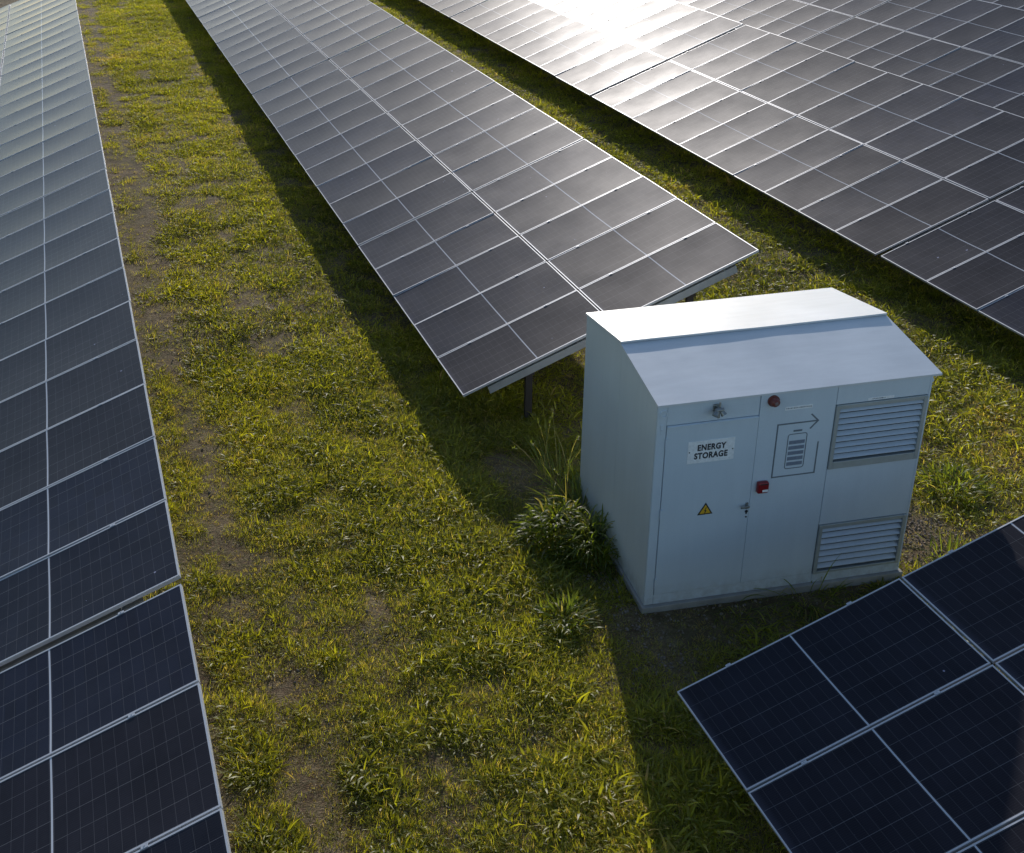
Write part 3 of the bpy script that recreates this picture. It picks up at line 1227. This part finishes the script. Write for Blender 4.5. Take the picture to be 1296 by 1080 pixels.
# tall weeds by the cabinet: each a plant of its own
def tall_plant(name, label, x, y, n, lmin, lmax, w, spread, seed, lean1=0.5, curl=(0.5, 1.8), heads=0, group='tall grass clumps around the cabinet', dome=0.0):
    r = random.Random(seed)
    x, y = x * CAB_S, y * CAB_S
    V, F, AL, BL, MI = [], [], [], [], []
    for i in range(n):
        a = r.uniform(0, 2 * math.pi)
        rad = spread * math.sqrt(r.random())
        az = a + r.gauss(0, 0.6)
        L = r.uniform(lmin, lmax)
        zb = -0.03 + dome * r.random() ** 0.7 * (1 - (rad / spread) ** 2)
        blade_geo(V, F, AL, BL, MI, (rad * math.cos(a), rad * math.sin(a), zb), az, L, r.uniform(0.7, 1.3) * w,
                  r.uniform(0.0, lean1), r.uniform(*curl), 6, r.random(), r.gauss(0, 1.0))
    for i in range(heads):   # thin stalks ending in a fuzzy seed head
        a = r.uniform(0, 2 * math.pi); rad = spread * 0.7 * math.sqrt(r.random())
        base = (rad * math.cos(a), rad * math.sin(a), -0.03)
        az = r.uniform(0, 2 * math.pi); L = lmax * r.uniform(0.95, 1.25)
        k0 = len(V)
        blade_geo(V, F, AL, BL, MI, base, az, L, 0.006, r.uniform(0.02, 0.3), r.uniform(0.3, 1.0), 8, 0.95, 0)
        tip = np.array(V[-1])
        prev = np.array(V[-5])
        dr_ = (tip - prev) / np.linalg.norm(tip - prev)
        for j in range(26):
            p = tip + dr_ * r.uniform(-0.12, 0.03)
            blade_geo(V, F, AL, BL, MI, p, r.uniform(0, 6.28), r.uniform(0.02, 0.045), 0.006, r.uniform(0.2, 1.2), 0.3, 2, 0.9, 0)
    o = link(bpy.data.objects.new(name, finish_grass(name, V, F, AL, BL, [M_TALL])))
    o.location = (x, y, float(gheight(x, y)))
    o['label'] = label
    o['category'] = 'grass clump'
    o['group'] = group
    return o


tall_plant('grass_clump', 'tallest sunlit grass clump leaning on the left wall of the cabinet', 5.28, 10.98, 320, 0.25, 0.70, 0.018, 0.30, 1, 0.6, (0.6, 2.0), 6, dome=0.15)
tall_plant('grass_clump', 'broad dense rounded weed clump left of the tallest clump', 4.82, 10.70, 1100, 0.10, 0.25, 0.024, 0.44, 2, 1.2, (0.6, 2.0), 0, dome=0.46)
tall_plant('grass_clump', 'dark shaded clump against the foot of the cabinet left wall', 5.08, 10.25, 700, 0.11, 0.28, 0.022, 0.36, 3, 1.1, (0.6, 1.9), 2, dome=0.50)
tall_plant('grass_clump', 'sparse clump with feathery seed heads at the rear left corner of the cabinet', 5.30, 11.85, 60, 0.35, 0.85, 0.014, 0.25, 4, 0.6, (0.5, 1.7), 8)
tall_plant('grass_clump', 'low bright tuft in the sun left of the cabinet front corner', 4.30, 9.25, 260, 0.10, 0.26, 0.020, 0.27, 5, 1.0, (0.6, 1.8), 0, dome=0.16)
tall_plant('grass_clump', 'thin dark weeds in front of the cabinet below the lower louvre', 7.10, 8.88, 80, 0.25, 0.62, 0.013, 0.30, 6, 0.7, (0.5, 1.9), 2)
tall_plant('grass_clump', 'few drooping blades at the cabinet foot below the door seam', 6.15, 8.95, 26, 0.2, 0.45, 0.012, 0.30, 8, 0.9, (0.8, 2.2), 0)
tall_plant('grass_clump', 'yellow green tuft in the sun right of the cabinet', 10.05, 10.15, 300, 0.12, 0.30, 0.019, 0.40, 7, 1.0, (0.6, 1.8), 0, dome=0.16)
tall_plant('grass_clump', 'small sunlit tuft on the gravel between cabinet and front solar table', 8.95, 9.02, 60, 0.18, 0.38, 0.015, 0.18, 9, 0.9, (0.4, 1.4), 0)


# stone chips round the cabinet foot
def stone_mesh(seed):
    r = random.Random(seed)
    bm = bmesh.new()
    bmesh.ops.create_icosphere(bm, subdivisions=1, radius=1.0)
    for v in bm.verts:
        v.co *= r.uniform(0.7, 1.2)
        v.co.z *= 0.55
    return mesh_from_bm(bm, 'stone_chip', M_STONE)


stc = bpy.data.collections.new('stone_chips')
for i in range(4):
    stc.objects.link(bpy.data.objects.new('stone_chip_%d' % i, stone_mesh(i)))
SP, SS = [], []
for (xc, yc, rx, ry, n) in ((8.75, 9.2, 0.55, 0.7, 900), (6.4, 8.85, 1.4, 0.22, 260), (4.95, 9.4, 0.25, 0.7, 240), (4.9, 8.2, 0.7, 0.6, 260), (1.2, 14, 1.0, 6, 500), (2.4, 8.5, 1.6, 2.5, 500)):
    x = rng.normal(xc, rx / 1.5, n); y = rng.normal(yc, ry / 1.5, n)
    k = ~inside_cabinet(x, y, 0.05)
    x, y = x[k], y[k]
    SP.append(np.stack([x, y, gheight(x, y) + 0.002], 1)); SS.append(rng.uniform(0.006, 0.022, len(x)))
SP, SS = np.concatenate(SP), np.concatenate(SS)
gm = bpy.data.meshes.new('gravel')
gm.from_pydata(SP.tolist(), [], [])
k = len(SP)
a = gm.attributes.new('scl', 'FLOAT', 'POINT'); a.data.foreach_set('value', SS.astype(np.float32))
a = gm.attributes.new('pick', 'INT', 'POINT'); a.data.foreach_set('value', rng.integers(0, 4, k).astype(np.int32))
a = gm.attributes.new('rot', 'FLOAT_VECTOR', 'POINT'); a.data.foreach_set('vector', rng.uniform(0, 6.28, (k, 3)).astype(np.float32).ravel())
gm.materials.append(M_STONE)
gravel = link(bpy.data.objects.new('gravel', gm))
gravel['kind'] = 'stuff'
gravel['label'] = 'loose stone chips around the foot of the cabinet'
md = gravel.modifiers.new('scatter', 'NODES')
md.node_group = instancer('gravel_scatter', stc)


# ------------------------------------------------------------------ light
w = bpy.data.worlds.new('World')
sc.world = w
w.use_nodes = True
nt = w.node_tree
nt.nodes.clear()
wo = nt.nodes.new('ShaderNodeOutputWorld')
bg = nt.nodes.new('ShaderNodeBackground')
sky = nt.nodes.new('ShaderNodeTexSky')
sky.sky_type = 'NISHITA'
sky.sun_disc = False
sky.sun_elevation = R(SUN_EL)
sky.sun_rotation = R(SUN_AZ)
sky.altitude = 100
sky.air_density = 1.0
sky.dust_density = 0.6
sky.ozone_density = 1.6
nt.links.new(sky.outputs[0], bg.inputs[0])
bg.inputs[1].default_value = 0.115
nt.links.new(bg.outputs[0], wo.inputs[0])

sl = bpy.data.lights.new('sun', 'SUN')
sl.energy = 3.5
sl.angle = R(0.5)
sl.color = (1.0, 0.94, 0.88)
so = link(bpy.data.objects.new('sun', sl))
az, el = R(SUN_AZ), R(SUN_EL)
to_sun = Vector((math.sin(az) * math.cos(el), math.cos(az) * math.cos(el), math.sin(el)))
so.rotation_euler = to_sun.to_track_quat('Z', 'Y').to_euler()
so.location = (0, 0, 30)

# ------------------------------------------------------------------ camera
cd = bpy.data.cameras.new('camera')
cd.sensor_fit = 'HORIZONTAL'
cd.sensor_width = 36.0
cd.lens = 1463.415 / 1296 * 36.0
cd.shift_x = (648 - 484.146) / 1296
cd.shift_y = (373.954 - 540) / 1296
cd.clip_start = 0.1
cd.clip_end = 3000
co_ = link(bpy.data.objects.new('camera', cd))
r_ = Vector((0.9640488864231024, -0.2637680669640377, -0.032189306243397456))
u_ = Vector((0.1359356253366299, 0.38545506706247584, 0.9126586969071196))
f_ = Vector((0.2283226890843652, 0.8842232739110168, -0.4074530052943126))
mw = Matrix((r_, u_, -f_)).transposed().to_4x4()
mw.translation = Vector((0, 0, CAM_H))
co_.matrix_world = mw
sc.camera = co_

sc.view_settings.view_transform = 'Standard'
sc.view_settings.look = 'None'
sc.view_settings.gamma = 1.0
sc.view_settings.exposure = 0.36
sc.view_settings.use_curve_mapping = False
sc.cycles.max_bounces = 8
sc.cycles.transparent_max_bounces = 8
sc.cycles.use_denoising = True
